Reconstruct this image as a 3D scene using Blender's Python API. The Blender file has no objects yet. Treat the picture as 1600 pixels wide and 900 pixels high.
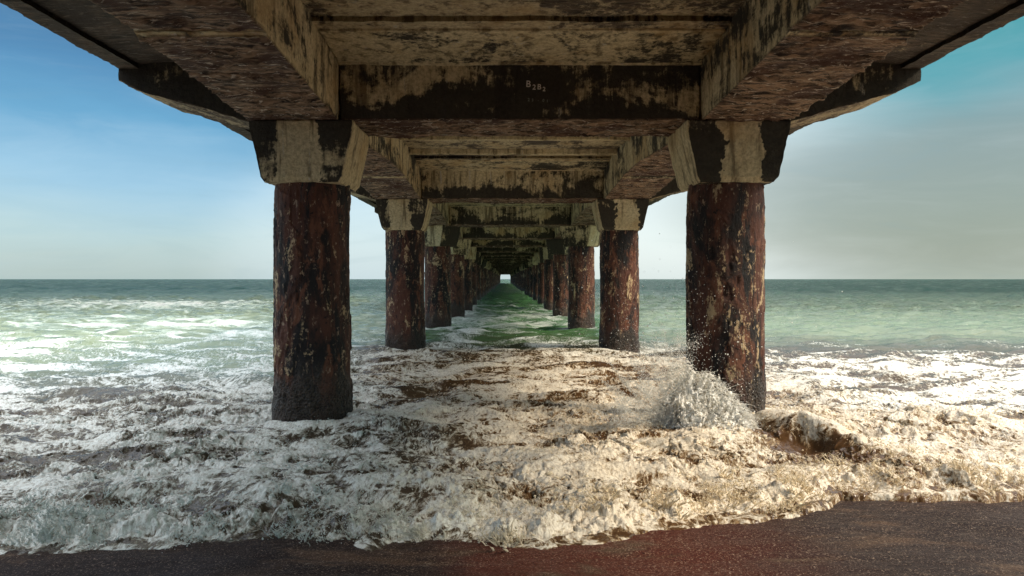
import bpy, math, random
import numpy as np
from math import radians
random.seed(7); R = np.random.default_rng(11)
SC = bpy.context.scene
COL = SC.collection

# ------------------------------------------------------------------ camera
CAMX, CAMZ, F = -0.14, 1.5, 1150.0
cd = bpy.data.cameras.new('camera'); cam = bpy.data.objects.new('camera', cd); COL.objects.link(cam)
cd.sensor_width = 36.0; cd.lens = 36.0 * F / 1600; cd.clip_start = 0.05; cd.clip_end = 20000
cd.shift_x = 11 / 1600; cd.shift_y = -14 / 1600
cam.location = (CAMX, 0, CAMZ); cam.rotation_euler = (radians(90), 0, 0)
SC.camera = cam

# ------------------------------------------------------------------ light
SUN_DIR = np.array([math.cos(radians(39)) * 0.905, -math.cos(radians(39)) * 0.425, math.sin(radians(39))])
W = bpy.data.worlds.new('World'); SC.world = W; W.use_nodes = True
SC.view_settings.view_transform = 'Standard'; SC.view_settings.look = 'None'
SC.view_settings.exposure = 1.7; SC.view_settings.gamma = 1.0; SC.view_settings.use_curve_mapping = False
sd = bpy.data.lights.new('sun', 'SUN'); sun = bpy.data.objects.new('sun', sd); COL.objects.link(sun)
sd.energy = 1.3; sd.angle = radians(16); sd.color = (1.0, 0.86, 0.66)
from mathutils import Vector
sun.rotation_euler = Vector(-SUN_DIR).to_track_quat('-Z', 'Y').to_euler(); sun.location = (20, 4, 18)

SC.cycles.diffuse_bounces = 7

# ------------------------------------------------------------------ node helpers
class NT:
    def __init__(s, tree): s.t = tree; s.n = tree.nodes; s.l = tree.links; s.n.clear()
    def add(s, typ, ins=None, **kw):
        n = s.n.new(typ)
        for k, v in kw.items(): setattr(n, k, v)
        for k, v in (ins or {}).items(): s.set(n.inputs[k], v)
        return n
    def set(s, sock, v):
        if isinstance(v, bpy.types.Node): v = v.outputs[0]
        if isinstance(v, bpy.types.NodeSocket): s.l.new(v, sock)
        else:
            if sock.type == 'RGBA' and len(v) == 3: v = (*v, 1)
            sock.default_value = v
    def math(s, op, a, b=0.0, c=None, clamp=False):
        n = s.add('ShaderNodeMath', operation=op, use_clamp=clamp); s.set(n.inputs[0], a); s.set(n.inputs[1], b)
        if c is not None: s.set(n.inputs[2], c)
        return n.outputs[0]
    def mix(s, f, a, b, mode='MIX'):
        n = s.add('ShaderNodeMix', data_type='RGBA', blend_type=mode); n.clamp_factor = True
        s.set(n.inputs[0], f); s.set(n.inputs[6], a); s.set(n.inputs[7], b); return n.outputs[2]
    def step(s, v, lo, hi, a=0.0, b=1.0):
        n = s.add('ShaderNodeMapRange', interpolation_type='SMOOTHSTEP')
        s.set(n.inputs[0], v)
        for i, q in enumerate((lo, hi, a, b)): s.set(n.inputs[1 + i], q)
        return n.outputs[0]
    def noise(s, vec, scale, detail=5, rough=0.55, dist=0.0, sc=None):
        if sc: vec = s.add('ShaderNodeVectorMath', {0: vec, 1: sc}, operation='MULTIPLY').outputs[0]
        n = s.add('ShaderNodeTexNoise', {'Vector': vec, 'Scale': scale, 'Detail': detail, 'Roughness': rough, 'Distortion': dist})
        return n.outputs[0]
    def vor(s, vec, scale, feature='F1', sc=None):
        if sc: vec = s.add('ShaderNodeVectorMath', {0: vec, 1: sc}, operation='MULTIPLY').outputs[0]
        n = s.add('ShaderNodeTexVoronoi', {'Vector': vec, 'Scale': scale}, feature=feature)
        return n.outputs[0]
    def attr(s, name):
        return s.add('ShaderNodeAttribute', attribute_name=name).outputs['Fac']
    def bump(s, h, strength, dist, nrm=None):
        i = {'Height': h, 'Strength': strength, 'Distance': dist}
        if nrm is not None: i['Normal'] = nrm
        return s.add('ShaderNodeBump', i).outputs[0]

def material(name):
    m = bpy.data.materials.new(name); m.use_nodes = True; return m, NT(m.node_tree)
def finish(t, **ins):
    b = t.add('ShaderNodeBsdfPrincipled'); o = t.add('ShaderNodeOutputMaterial')
    for k, v in ins.items():
        t.set(b.inputs[{'color': 'Base Color', 'rough': 'Roughness', 'normal': 'Normal', 'spec': 'Specular IOR Level', 'ior': 'IOR',
                        'alpha': 'Alpha', 'sss': 'Subsurface Weight'}[k]], v)
    t.l.new(b.outputs[0], o.inputs[0]); return b

# ------------------------------------------------------------------ sky: Nishita tinted by cloud and haze banks
w = NT(W.node_tree)
sky = w.add('ShaderNodeTexSky', sky_type='NISHITA', sun_disc=False)
sky.sun_elevation = radians(39); sky.sun_rotation = math.atan2(SUN_DIR[0], SUN_DIR[1]); sky.air_density = 1.2; sky.dust_density = 1.5
skyc = w.mix(1.0, sky, (0.10, 0.10, 0.10), 'MULTIPLY')
D = w.add('ShaderNodeTexCoord').outputs['Generated']
sep = w.add('ShaderNodeSeparateXYZ', {0: D})
X, Y, Z = sep.outputs
def ramp(fac, stops):
    n = w.add('ShaderNodeValToRGB'); w.set(n.inputs[0], fac)
    e = n.color_ramp.elements
    e[0].position, e[0].color = stops[0][0], (*stops[0][1], 1)
    e[1].position, e[1].color = stops[-1][0], (*stops[-1][1], 1)
    for p, c in stops[1:-1]: q = e.new(p); q.color = (*c, 1)
    return n.outputs[0]
wisp = w.noise(D, 2.2, 5, 0.55, 0.6, sc=(1, 1, 4.5))
zz = w.math('ADD', Z, w.math('MULTIPLY', w.math('SUBTRACT', wisp, 0.5), 0.10))
left = ramp(zz, [(0.0, (0.135, 0.175, 0.175)), (0.05, (0.12, 0.175, 0.195)), (0.12, (0.078, 0.15, 0.21)), (0.19, (0.020, 0.092, 0.160)), (0.26, (0.006, 0.054, 0.115)), (0.35, (0.002, 0.024, 0.058)), (0.55, (0.6, 0.66, 0.72)), (1.0, (0.9, 0.92, 0.95))])
right = ramp(zz, [(0.0, (0.18, 0.21, 0.185)), (0.08, (0.165, 0.215, 0.21)), (0.14, (0.11, 0.195, 0.215)), (0.18, (0.032, 0.13, 0.155)), (0.25, (0.006, 0.09, 0.098)), (0.32, (0.010, 0.10, 0.085)), (0.55, (0.6, 0.66, 0.72)), (1.0, (0.9, 0.92, 0.95))])
base = w.mix(w.step(X, -0.05, 0.12), left, right)
# pale glow of thin bright cloud right of the pier
dx = w.math('MULTIPLY', w.math('SUBTRACT', X, 0.25), 4.0); dz = w.math('MULTIPLY', w.math('SUBTRACT', Z, 0.10), 6.2)
gl = w.math('ADD', w.math('MULTIPLY', dx, dx), w.math('MULTIPLY', dz, dz))
gl = w.math('MULTIPLY', w.step(gl, 1.5, 0.0), w.step(Y, 0, 0.3))
base = w.mix(w.math('MULTIPLY', gl, 0.9), base, (0.255, 0.285, 0.29))
dx = w.math('MULTIPLY', w.math('ADD', X, 0.16), 5.0); dz = w.math('MULTIPLY', w.math('SUBTRACT', Z, 0.03), 7.0)
g2 = w.math('ADD', w.math('MULTIPLY', dx, dx), w.math('MULTIPLY', dz, dz))
g2 = w.math('MULTIPLY', w.step(g2, 1.6, 0.0), w.step(Y, 0, 0.3))
base = w.mix(w.math('MULTIPLY', g2, 0.7), base, (0.21, 0.255, 0.275))
# grey haze bank low on the right
dx = w.math('MULTIPLY', w.math('SUBTRACT', X, 0.57), 4.2); dz = w.math('MULTIPLY', w.math('SUBTRACT', zz, 0.10), 12.0)
cb = w.math('ADD', w.math('MULTIPLY', dx, dx), w.math('MULTIPLY', dz, dz))
cb = w.math('MULTIPLY', w.step(cb, 3.2, 0.0), w.step(Y, 0, 0.3))
base = w.mix(w.math('MULTIPLY', cb, 0.9), base, (0.062, 0.077, 0.068))
cl = w.noise(D, 5.0, 8, 0.6, 0.9, sc=(1, 1, 5.5))
base = w.mix(w.math('MULTIPLY', w.step(cl, 0.40, 0.85), 0.09), base, (0.26, 0.29, 0.30))
base = w.mix(w.math('MULTIPLY', w.step(cl, 0.47, 0.30), 0.10), base, (0.05, 0.10, 0.13))
tot = w.mix(0.10, base, skyc)
bg = w.add('ShaderNodeBackground', {'Color': tot, 'Strength': 1.0}); wo = w.add('ShaderNodeOutputWorld')
w.l.new(bg.outputs[0], wo.inputs[0])

# ------------------------------------------------------------------ numpy noise
PERM = R.permutation(512).astype(np.int64); PERM = np.concatenate([PERM, PERM])
GA = R.random(512) * 2 * np.pi; GX, GY = np.cos(GA).astype(np.float32), np.sin(GA).astype(np.float32)
g3 = R.normal(size=(512, 3)); G3 = (g3 / np.linalg.norm(g3, axis=1)[:, None]).astype(np.float32)
def fade(t): return t * t * t * (t * (t * 6 - 15) + 10)
def p2(x, y):
    xi = np.floor(x).astype(np.int64); yi = np.floor(y).astype(np.int64)
    xf = (x - xi).astype(np.float32); yf = (y - yi).astype(np.float32); xi &= 511; yi &= 511
    u, v = fade(xf), fade(yf)
    def g(a, b, fx, fy):
        h = PERM[PERM[(xi + a) & 511] + ((yi + b) & 511) & 511]
        return GX[h] * fx + GY[h] * fy
    n0 = g(0, 0, xf, yf) * (1 - u) + g(1, 0, xf - 1, yf) * u
    n1 = g(0, 1, xf, yf - 1) * (1 - u) + g(1, 1, xf - 1, yf - 1) * u
    return (n0 * (1 - v) + n1 * v) * 1.5
def p3(P):
    I = np.floor(P).astype(np.int64); f = (P - I).astype(np.float32); I &= 511
    u = fade(f); out = 0
    for a in (0, 1):
        wa = u[:, 0] if a else 1 - u[:, 0]; ha = PERM[(I[:, 0] + a) & 511]
        for b in (0, 1):
            wb = u[:, 1] if b else 1 - u[:, 1]; hb = PERM[(ha + I[:, 1] + b) & 511]
            for c in (0, 1):
                wc = u[:, 2] if c else 1 - u[:, 2]; h = PERM[(hb + I[:, 2] + c) & 511] & 511
                g = G3[h]
                out = out + wa * wb * wc * (g[:, 0] * (f[:, 0] - a) + g[:, 1] * (f[:, 1] - b) + g[:, 2] * (f[:, 2] - c))
    return out * 1.4
def fbm3(P, f, o=4, gain=0.5, sc=(1, 1, 1)):
    P = P * np.array(sc) * f; a = 1.0; s = 0
    for k in range(o): s = s + a * p3(P + 17.3 * k); P = P * 2.03; a *= gain
    return s
def fbm2(x, y, o=4, gain=0.5, seed=0.0):
    a = 1.0; s = 0; x = x + seed * 3.7; y = y + seed * 5.1
    for k in range(o): s = s + a * p2(x, y); x = x * 2.03 + 31.7; y = y * 2.03 + 11.3; a *= gain
    return s
def ss(x, lo, hi):
    t = np.clip((x - lo) / (hi - lo), 0, 1); return t * t * (3 - 2 * t)

# ------------------------------------------------------------------ mesh helpers
def link(name, me, mats, parent=None, loc=(0, 0, 0)):
    o = bpy.data.objects.new(name, me); COL.objects.link(o)
    for m in (mats if isinstance(mats, (list, tuple)) else [mats]):
        if m.name not in [q.name for q in me.materials if q]: me.materials.append(m)
    o.location = loc
    if parent: o.parent = parent
    return o
def mesh_np(name, V, Fc, smooth=True, attrs=None):
    me = bpy.data.meshes.new(name); V = np.asarray(V, np.float32); Fc = np.asarray(Fc, np.int32)
    k = Fc.shape[1]; n = len(Fc)
    me.vertices.add(len(V)); me.vertices.foreach_set('co', V.ravel())
    me.loops.add(n * k); me.loops.foreach_set('vertex_index', Fc.ravel())
    me.polygons.add(n); me.polygons.foreach_set('loop_start', np.arange(0, n * k, k, dtype=np.int32))
    me.polygons.foreach_set('loop_total', np.full(n, k, np.int32))
    me.polygons.foreach_set('use_smooth', np.full(n, smooth))
    for a, v in (attrs or {}).items():
        at = me.attributes.new(a, 'FLOAT', 'POINT'); at.data.foreach_set('value', np.asarray(v, np.float32))
    me.update(calc_edges=True); return me
class PB:                                   # patches of bilinear quads, welded, then roughened
    def __init__(s, res): s.V = []; s.F = []; s.n = 0; s.res = res
    def patch(s, A, B, C, D_):
        A, B, C, D_ = [np.array(q, float) for q in (A, B, C, D_)]
        lu = max(np.linalg.norm(B - A), np.linalg.norm(C - D_)); lv = max(np.linalg.norm(D_ - A), np.linalg.norm(C - B))
        nu = max(1, round(lu / s.res)); nv = max(1, round(lv / s.res))
        u = np.linspace(0, 1, nu + 1)[None, :, None]; v = np.linspace(0, 1, nv + 1)[:, None, None]
        P = (A * (1 - u) + B * u) * (1 - v) + (D_ * (1 - u) + C * u) * v
        i = (np.arange(nv)[:, None] * (nu + 1) + np.arange(nu)[None]).ravel() + s.n
        s.V.append(P.reshape(-1, 3)); s.F.append(np.stack([i, i + 1, i + nu + 2, i + nu + 1], 1)); s.n += (nu + 1) * (nv + 1)
    def prism(s, prof, ax, a, b, caps=True):     # closed profile (2D list), extruded along axis ax (0 x or 1 y)
        def at(p, t): return (t, p[0], p[1]) if ax == 0 else (p[0], t, p[1])
        m = len(prof)
        for i in range(m):
            p, q = prof[i], prof[(i + 1) % m]
            s.patch(at(p, a), at(q, a), at(q, b), at(p, b))
        if caps and m == 4:
            s.patch(*[at(p, a) for p in prof]); s.patch(*[at(p, b) for p in prof])
    def done(s):
        V = np.concatenate(s.V); Fc = np.concatenate(s.F)
        key = np.round(V * 2000).astype(np.int64)
        _, idx, inv = np.unique(key, axis=0, return_index=True, return_inverse=True)
        return V[idx], inv.ravel()[Fc]
def normals(V, Fc):
    a, b, c, d = [V[Fc[:, i]] for i in range(4)]
    n = np.cross(c - a, d - b); N = np.zeros_like(V)
    for i in range(4):
        for j in range(3): N[:, j] += np.bincount(Fc[:, i], n[:, j], len(V))
    return N / (np.linalg.norm(N, axis=1)[:, None] + 1e-9)
def orient(V, Fc):
    c = V.mean(0); a, b, cc, d = [V[Fc[:, i]] for i in range(4)]
    n = np.cross(cc - a, d - b); m = ((a + b + cc + d) / 4 - c)
    flip = (n * m).sum(1) < 0; Fc = Fc.copy(); Fc[flip] = Fc[flip][:, ::-1]; return Fc

# ------------------------------------------------------------------ materials
def mat_concrete():
    m, t = material('weathered_concrete')
    P = t.add('ShaderNodeNewGeometry').outputs['Position']
    spall = t.attr('spall'); patch = t.attr('clean_lit')
    tan = t.mix(t.noise(P, 2.3, 6), (0.50, 0.38, 0.20), (0.80, 0.69, 0.45))
    tan = t.mix(t.step(t.noise(P, 26, 5, 0.7), 0.35, 0.7), tan, t.mix(0.55, tan, (0.12, 0.085, 0.05)))
    # vertical water streaks
    st = t.noise(P, 5, 6, 0.6, 0.2, sc=(1.6, 1.6, 0.16))
    tan = t.mix(t.math('MULTIPLY', t.step(st, 0.50, 0.64), 0.75), tan, (0.075, 0.05, 0.025))
    st2 = t.noise(P, 9, 4, 0.6, 0.1, sc=(1.3, 1.3, 0.08))
    tan = t.mix(t.math('MULTIPLY', t.step(st2, 0.64, 0.69), 0.75), tan, (0.5, 0.46, 0.38))
    # ochre bloom
    tan = t.mix(t.math('MULTIPLY', t.step(t.noise(P, 1.3, 4), 0.5, 0.7), 0.5), tan, (0.42, 0.25, 0.09))
    # black mould; the two attributes also carry painted light and shade
    mo = t.noise(P, 1.15, 9, 0.68, 0.5, sc=(1, 1, 1.6))
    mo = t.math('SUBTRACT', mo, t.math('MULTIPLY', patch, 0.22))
    mo = t.math('ADD', mo, t.math('MULTIPLY', t.attr('grime_shade'), 0.20))
    mo = t.math('ADD', mo, t.math('MULTIPLY', t.math('SUBTRACT', t.noise(P, 17, 7, 0.75, 0, sc=(1, 1, 0.5)), 0.5), 0.42))
    drip = t.noise(P, 7, 6, 0.7, 0.3, sc=(1.5, 1.5, 0.14))
    mo = t.math('ADD', mo, t.math('MULTIPLY', t.math('SUBTRACT', drip, 0.5), 0.38))
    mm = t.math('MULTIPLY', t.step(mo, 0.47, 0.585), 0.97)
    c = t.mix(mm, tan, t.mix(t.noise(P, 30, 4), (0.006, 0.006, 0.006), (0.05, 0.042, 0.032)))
    # spalled soffits: rusty layered stone
    lay = t.noise(P, 7, 7, 0.65, 0.8, sc=(0.7, 3.5, 2.0))
    sc = t.mix(t.step(lay, 0.38, 0.62), (0.022, 0.014, 0.010), (0.33, 0.215, 0.135))
    sc = t.mix(t.step(t.noise(P, 2.1, 6, 0.6), 0.48, 0.62), sc, t.mix(lay, (0.028, 0.015, 0.012), (0.13, 0.068, 0.046)))
    sc = t.mix(t.step(t.noise(P, 14, 6, 0.75, 0.5, sc=(0.6, 3, 1)), 0.56, 0.64), sc, (0.62, 0.53, 0.42))
    c = t.mix(spall, c, sc)
    h = t.math('ADD', t.noise(P, 22, 8, 0.72), t.math('MULTIPLY', t.math('MULTIPLY', lay, spall), 1.6))
    nb = t.bump(h, 0.9, 0.028)
    finish(t, color=c, rough=0.88, normal=nb, spec=0.25)
    return m
def mat_column():
    m, t = material('encrusted_column')
    P = t.add('ShaderNodeNewGeometry').outputs['Position']
    z = t.add('ShaderNodeSeparateXYZ', {0: P}).outputs[2]
    n1 = t.noise(P, 3.2, 8, 0.66, 0.4, sc=(1, 1, 0.34))
    c = t.mix(t.step(n1, 0.40, 0.56), (0.012, 0.009, 0.009), (0.10, 0.036, 0.022))
    n2 = t.noise(P, 5.5, 8, 0.68, 0.5, sc=(1, 1, 0.45))
    c = t.mix(t.step(n2, 0.54, 0.62), c, (0.17, 0.065, 0.036))
    nk = t.noise(P, 2.6, 8, 0.7, 0.8, sc=(1.3, 1.3, 0.3)); c = t.mix(t.step(nk, 0.54, 0.60), c, (0.012, 0.011, 0.012))
    n3 = t.noise(P, 4.4, 9, 0.70, 0.7, sc=(1.2, 1.2, 0.42))
    side = t.math('ADD', n3, t.math('MULTIPLY', t.attr('flake'), 0.06))
    c = t.mix(t.step(t.math('ADD', side, t.math('MULTIPLY', t.math('SUBTRACT', t.noise(P, 26, 5, 0.7), 0.5), 0.40)), 0.60, 0.66), c, (0.50, 0.36, 0.21))
    n4 = t.noise(P, 20, 6, 0.7, 0.4, sc=(1, 1, 0.6))
    c = t.mix(t.step(n4, 0.58, 0.66), c, (0.36, 0.25, 0.17))
    c = t.mix(t.step(n4, 0.42, 0.33), c, (0.008, 0.006, 0.006))
    wet = t.step(t.math('ADD', z, t.math('MULTIPLY', n1, 0.9)), 1.15, 0.75)
    mus = t.mix(t.step(t.vor(P, 42), 0.25, 0.5), (0.012, 0.010, 0.010), (0.06, 0.045, 0.035))
    c = t.mix(t.math('MULTIPLY', wet, 0.85), c, mus)
    h = t.math('ADD', t.math('ADD', t.noise(P, 24, 7, 0.7, 0.3, sc=(1, 1, 0.5)), t.math('MULTIPLY', side, 1.0)), t.math('MULTIPLY', t.vor(P, 42), wet))
    nb = t.bump(h, 1.0, 0.035)
    finish(t, color=c, rough=t.step(wet, 0, 1, 0.72, 0.38), normal=nb, spec=0.35)
    return m
def mat_sea():
    m, t = material('sea_water_and_foam')
    P = t.add('ShaderNodeNewGeometry').outputs['Position']
    s3 = t.add('ShaderNodeSeparateXYZ', {0: P})
    cov, silt, warm = t.attr('cover'), t.attr('silt'), t.attr('warm')
    dist = s3.outputs[1]
    wa = t.add('ShaderNodeTexNoise', {'Vector': P, 'Scale': 1.8, 'Detail': 3.0}).outputs['Color']
    wp = t.add('ShaderNodeVectorMath', {0: wa, 1: (0.5, 0.5, 0.5)}, operation='SUBTRACT').outputs[0]
    wp = t.add('ShaderNodeVectorMath', {0: wp, 1: (0.5, 0.5, 0.2)}, operation='MULTIPLY').outputs[0]
    Q = t.add('ShaderNodeVectorMath', {0: P, 1: wp}, operation='ADD').outputs[0]
    lace = t.vor(Q, 5.0, 'DISTANCE_TO_EDGE'); lace2 = t.vor(Q, 13.0, 'DISTANCE_TO_EDGE')
    lv = t.math('SUBTRACT', 1.0, t.math('MINIMUM', t.math('MULTIPLY', lace, 3.2), t.math('MULTIPLY', lace2, 4.2)))
    nz = t.noise(Q, 6.0, 8, 0.68)
    T = t.math('ADD', t.math('MULTIPLY', lv, 0.30), t.math('MULTIPLY', nz, 0.85))      # ~0.3..1
    far = t.noise(P, 1.5, 8, 0.75, 1.2, sc=(0.5, 1.1, 1))
    fm = t.step(dist, 12, 22)
    T = t.math('ADD', t.math('MULTIPLY', T, t.math('SUBTRACT', 1.0, fm)), t.math('MULTIPLY', t.math('ADD', t.math('MULTIPLY', far, 1.1), 0.08), fm))
    th = t.math('ADD', t.math('MULTIPLY', t.math('SUBTRACT', 1.0, cov), 0.95), 0.12)
    brk = t.noise(Q, 24, 8, 0.74, 0.5, sc=(1.25, 0.6, 0.7))
    T = t.math('ADD', T, t.math('MULTIPLY', t.math('SUBTRACT', brk, 0.5), t.step(fm, 0, 1, 1.4, 0.3)))
    thick = t.math('SUBTRACT', T, th)
    foam = t.step(thick, -0.10, 0.10)
    # water colours: silty brown by the shore, bottle green outside
    g = t.mix(t.step(dist, 26, 95), (0.20, 0.25, 0.16), (0.030, 0.095, 0.058))
    g = t.mix(t.step(t.math('ABSOLUTE', t.math('ADD', s3.outputs[0], 0.0)), 2.2, 4.0), (0.07, 0.19, 0.065), g)
    b = t.mix(t.noise(P, 2.5, 4), t.mix(warm, (0.028, 0.027, 0.022), (0.03, 0.017, 0.011)), t.mix(warm, (0.10, 0.085, 0.062), (0.15, 0.075, 0.03)))
    wc = t.mix(silt, g, b)
    fcol = t.mix(warm, (0.84, 0.88, 0.84), t.mix(t.noise(P, 3.1, 6, 0.6), (0.74, 0.61, 0.44), (0.92, 0.87, 0.77)))
    fcol = t.mix(t.math('MULTIPLY', t.step(t.noise(P, 38, 6, 0.75, 0.4, sc=(1.2, 0.6, 0.8)), 0.54, 0.38), 0.8), fcol, t.mix(0.7, fcol, (0.20, 0.12, 0.06)))
    thin = t.mix(silt, (0.38, 0.46, 0.38), t.mix(warm, (0.27, 0.26, 0.215), (0.40, 0.26, 0.13)))
    c = t.mix(t.step(thick, -0.14, 0.0), wc, thin); c = t.mix(t.step(thick, -0.04, 0.14), c, fcol)
    rough = t.math('ADD', t.step(foam, 0, 1, 0.13, 0.62), t.step(dist, 25, 120, 0.0, 0.10))
    micro = t.math('ADD', t.noise(P, 34, 6, 0.7), t.math('MULTIPLY', t.vor(P, 60), 0.35))
    near = t.step(dist, 26, 6)
    hb = t.math('ADD', t.math('MULTIPLY', t.math('MULTIPLY', t.math('ADD', micro, brk), foam), near), t.math('MULTIPLY', foam, 0.6))
    n1 = t.bump(hb, 0.6, 0.013)
    rip = t.noise(P, 2.4, 7, 0.62, 0.5, sc=(0.45, 1.2, 1))
    rip2 = t.noise(P, 0.5, 6, 0.7, 0.6, sc=(0.4, 1.1, 1))
    rip3 = t.noise(P, 0.09, 6, 0.7, 0.6, sc=(2.2, 1.0, 1))
    c = t.mix(t.math('MULTIPLY', t.step(dist, 40, 90), t.step(rip3, 0.46, 0.62)), c, t.mix(foam, (0.10, 0.17, 0.12), c))
    n1 = t.bump(rip3, t.step(dist, 40, 90, 0.0, 1.0), 16.0, n1)
    n1 = t.bump(rip2, t.step(dist, 12, 45, 0.0, 1.0), t.step(dist, 12, 200, 0.8, 14.0), n1)
    n2 = t.bump(rip, t.step(dist, 5, 40, 0.5, 1.0), t.step(dist, 5, 60, 0.10, 1.3), n1)
    finish(t, color=c, rough=rough, normal=n2, ior=1.333, spec=t.step(foam, 0, 1, 0.5, 0.15))
    return m
def mat_sand():
    m, t = material('wet_sand')
    P = t.add('ShaderNodeNewGeometry').outputs['Position']
    n = t.noise(P, 1.2, 6, 0.6)
    x = t.add('ShaderNodeSeparateXYZ', {0: P}).outputs[0]
    c = t.mix(n, (0.016, 0.010, 0.009), (0.060, 0.028, 0.020))
    red = t.math('MULTIPLY', t.step(t.math('ADD', x, t.math('MULTIPLY', n, 0.8)), -0.25, 0.25), t.step(t.math('ADD', x, t.math('MULTIPLY', n, 1.2)), 2.6, 1.2))
    c = t.mix(t.math('MULTIPLY', red, 0.7), c, (0.15, 0.030, 0.014))
    c = t.mix(t.step(t.noise(P, 1.0, 5, 0.6, 0.6, sc=(1.2, 3.4, 1)), 0.52, 0.66), c, (0.12, 0.065, 0.038))
    gr = t.noise(P, 85, 4, 0.85)
    c = t.mix(t.math('MULTIPLY', t.step(gr, 0.55, 0.66), t.step(t.noise(P, 2.6, 5, 0.7, 0.8, sc=(0.7, 2.0, 1)), 0.22, 0.50)), c, (0.50, 0.36, 0.26))
    c = t.mix(t.step(gr, 0.47, 0.36), c, (0.012, 0.008, 0.008))
    c = t.mix(t.math('MULTIPLY', t.step(t.noise(P, 7, 8, 0.78, 1.2, sc=(0.5, 2.6, 1)), 0.60, 0.70), 0.75), c, (0.55, 0.46, 0.36))
    h = t.math('ADD', t.math('MULTIPLY', gr, 1.6), t.math('MULTIPLY', t.noise(P, 12, 4, 0.6), 1.0))
    finish(t, color=c, rough=t.step(n, 0.35, 0.65, 0.65, 0.48), normal=t.bump(h, 0.8, 0.014), spec=0.14)
    return m
def mat_spray(name, col, rough=0.35):
    m, t = material(name)
    P = t.add('ShaderNodeNewGeometry').outputs['Position']
    c = t.mix(t.noise(P, 5.0, 5), col, tuple(min(1, q * 1.25) for q in col))
    x = t.add('ShaderNodeSeparateXYZ', {0: P}).outputs[0]
    c = t.mix(t.step(x, -1.6, 0.6), (0.70, 0.74, 0.70), c)
    h = t.noise(P, 60, 5, 0.7)
    nb = t.bump(h, 0.6, 0.006)
    b = finish(t, color=c, rough=rough, spec=0.4, normal=nb, ior=1.33)
    tr = t.add('ShaderNodeBsdfTranslucent', {0: t.mix(0.5, c, (0.95, 0.92, 0.85))}); mx = t.add('ShaderNodeMixShader')
    t.set(mx.inputs[0], 0.32); t.l.new(b.outputs[0], mx.inputs[1]); t.l.new(tr.outputs[0], mx.inputs[2])
    t.l.new(mx.outputs[0], [n for n in t.n if n.type == 'OUTPUT_MATERIAL'][0].inputs[0])
    return m
M_CON, M_COL, M_SEA, M_SAND = mat_concrete(), mat_column(), mat_sea(), mat_sand()
M_SPRAY = mat_spray('foam_spray', (0.74, 0.63, 0.45), 0.5)
M_BURST = mat_spray('white_spray', (0.98, 0.94, 0.85), 0.4)
mt, tt = material('white_paint'); finish(tt, color=(0.60, 0.54, 0.48), rough=0.8)
mf, tt = material('faded_paint'); finish(tt, color=(0.20, 0.20, 0.16), rough=0.9)

# ------------------------------------------------------------------ sea surface as a function of place
SP, Y0 = 6.82, 7.36                                       # bay length, distance of the first pair of columns
CX = 2.065
WL = np.array([(0, 866), (120, 858), (300, 850), (420, 842), (500, 846), (580, 856), (700, 850), (850, 856), (960, 842), (1100, 818), (1250, 802), (1290, 786), (1310, 766), (1400, 768), (1450, 774), (1600, 768)], float)
wd = (CAMZ - 0.02) * F / (WL[:, 1] - 436); wx = (WL[:, 0] - 789) * wd / F + CAMX
wx = np.concatenate([[-60, -8, -4.5], wx, [6, 12, 60]]); wd = np.concatenate([[4.4, 4.2, 4.0], wd, [5.1, 5.6, 6]])
def waterline(x): return np.interp(x, wx, wd) + 0.07 * p2(x * 2.2, x * 0 + 3.3) + 0.045 * p2(x * 6.0, x * 0 + 9.3) + 0.012 * p2(x * 25.0, x * 0 + 1.3)
def seg_dist(x, y, ax, ay, bx, by):
    vx, vy = bx - ax, by - ay; L2 = vx * vx + vy * vy
    t = np.clip(((x - ax) * vx + (y - ay) * vy) / L2, 0, 1)
    px, py = x - ax - t * vx, y - ay - t * vy
    return np.hypot(px, py) * np.sign(px * -vy + py * vx), t
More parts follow.
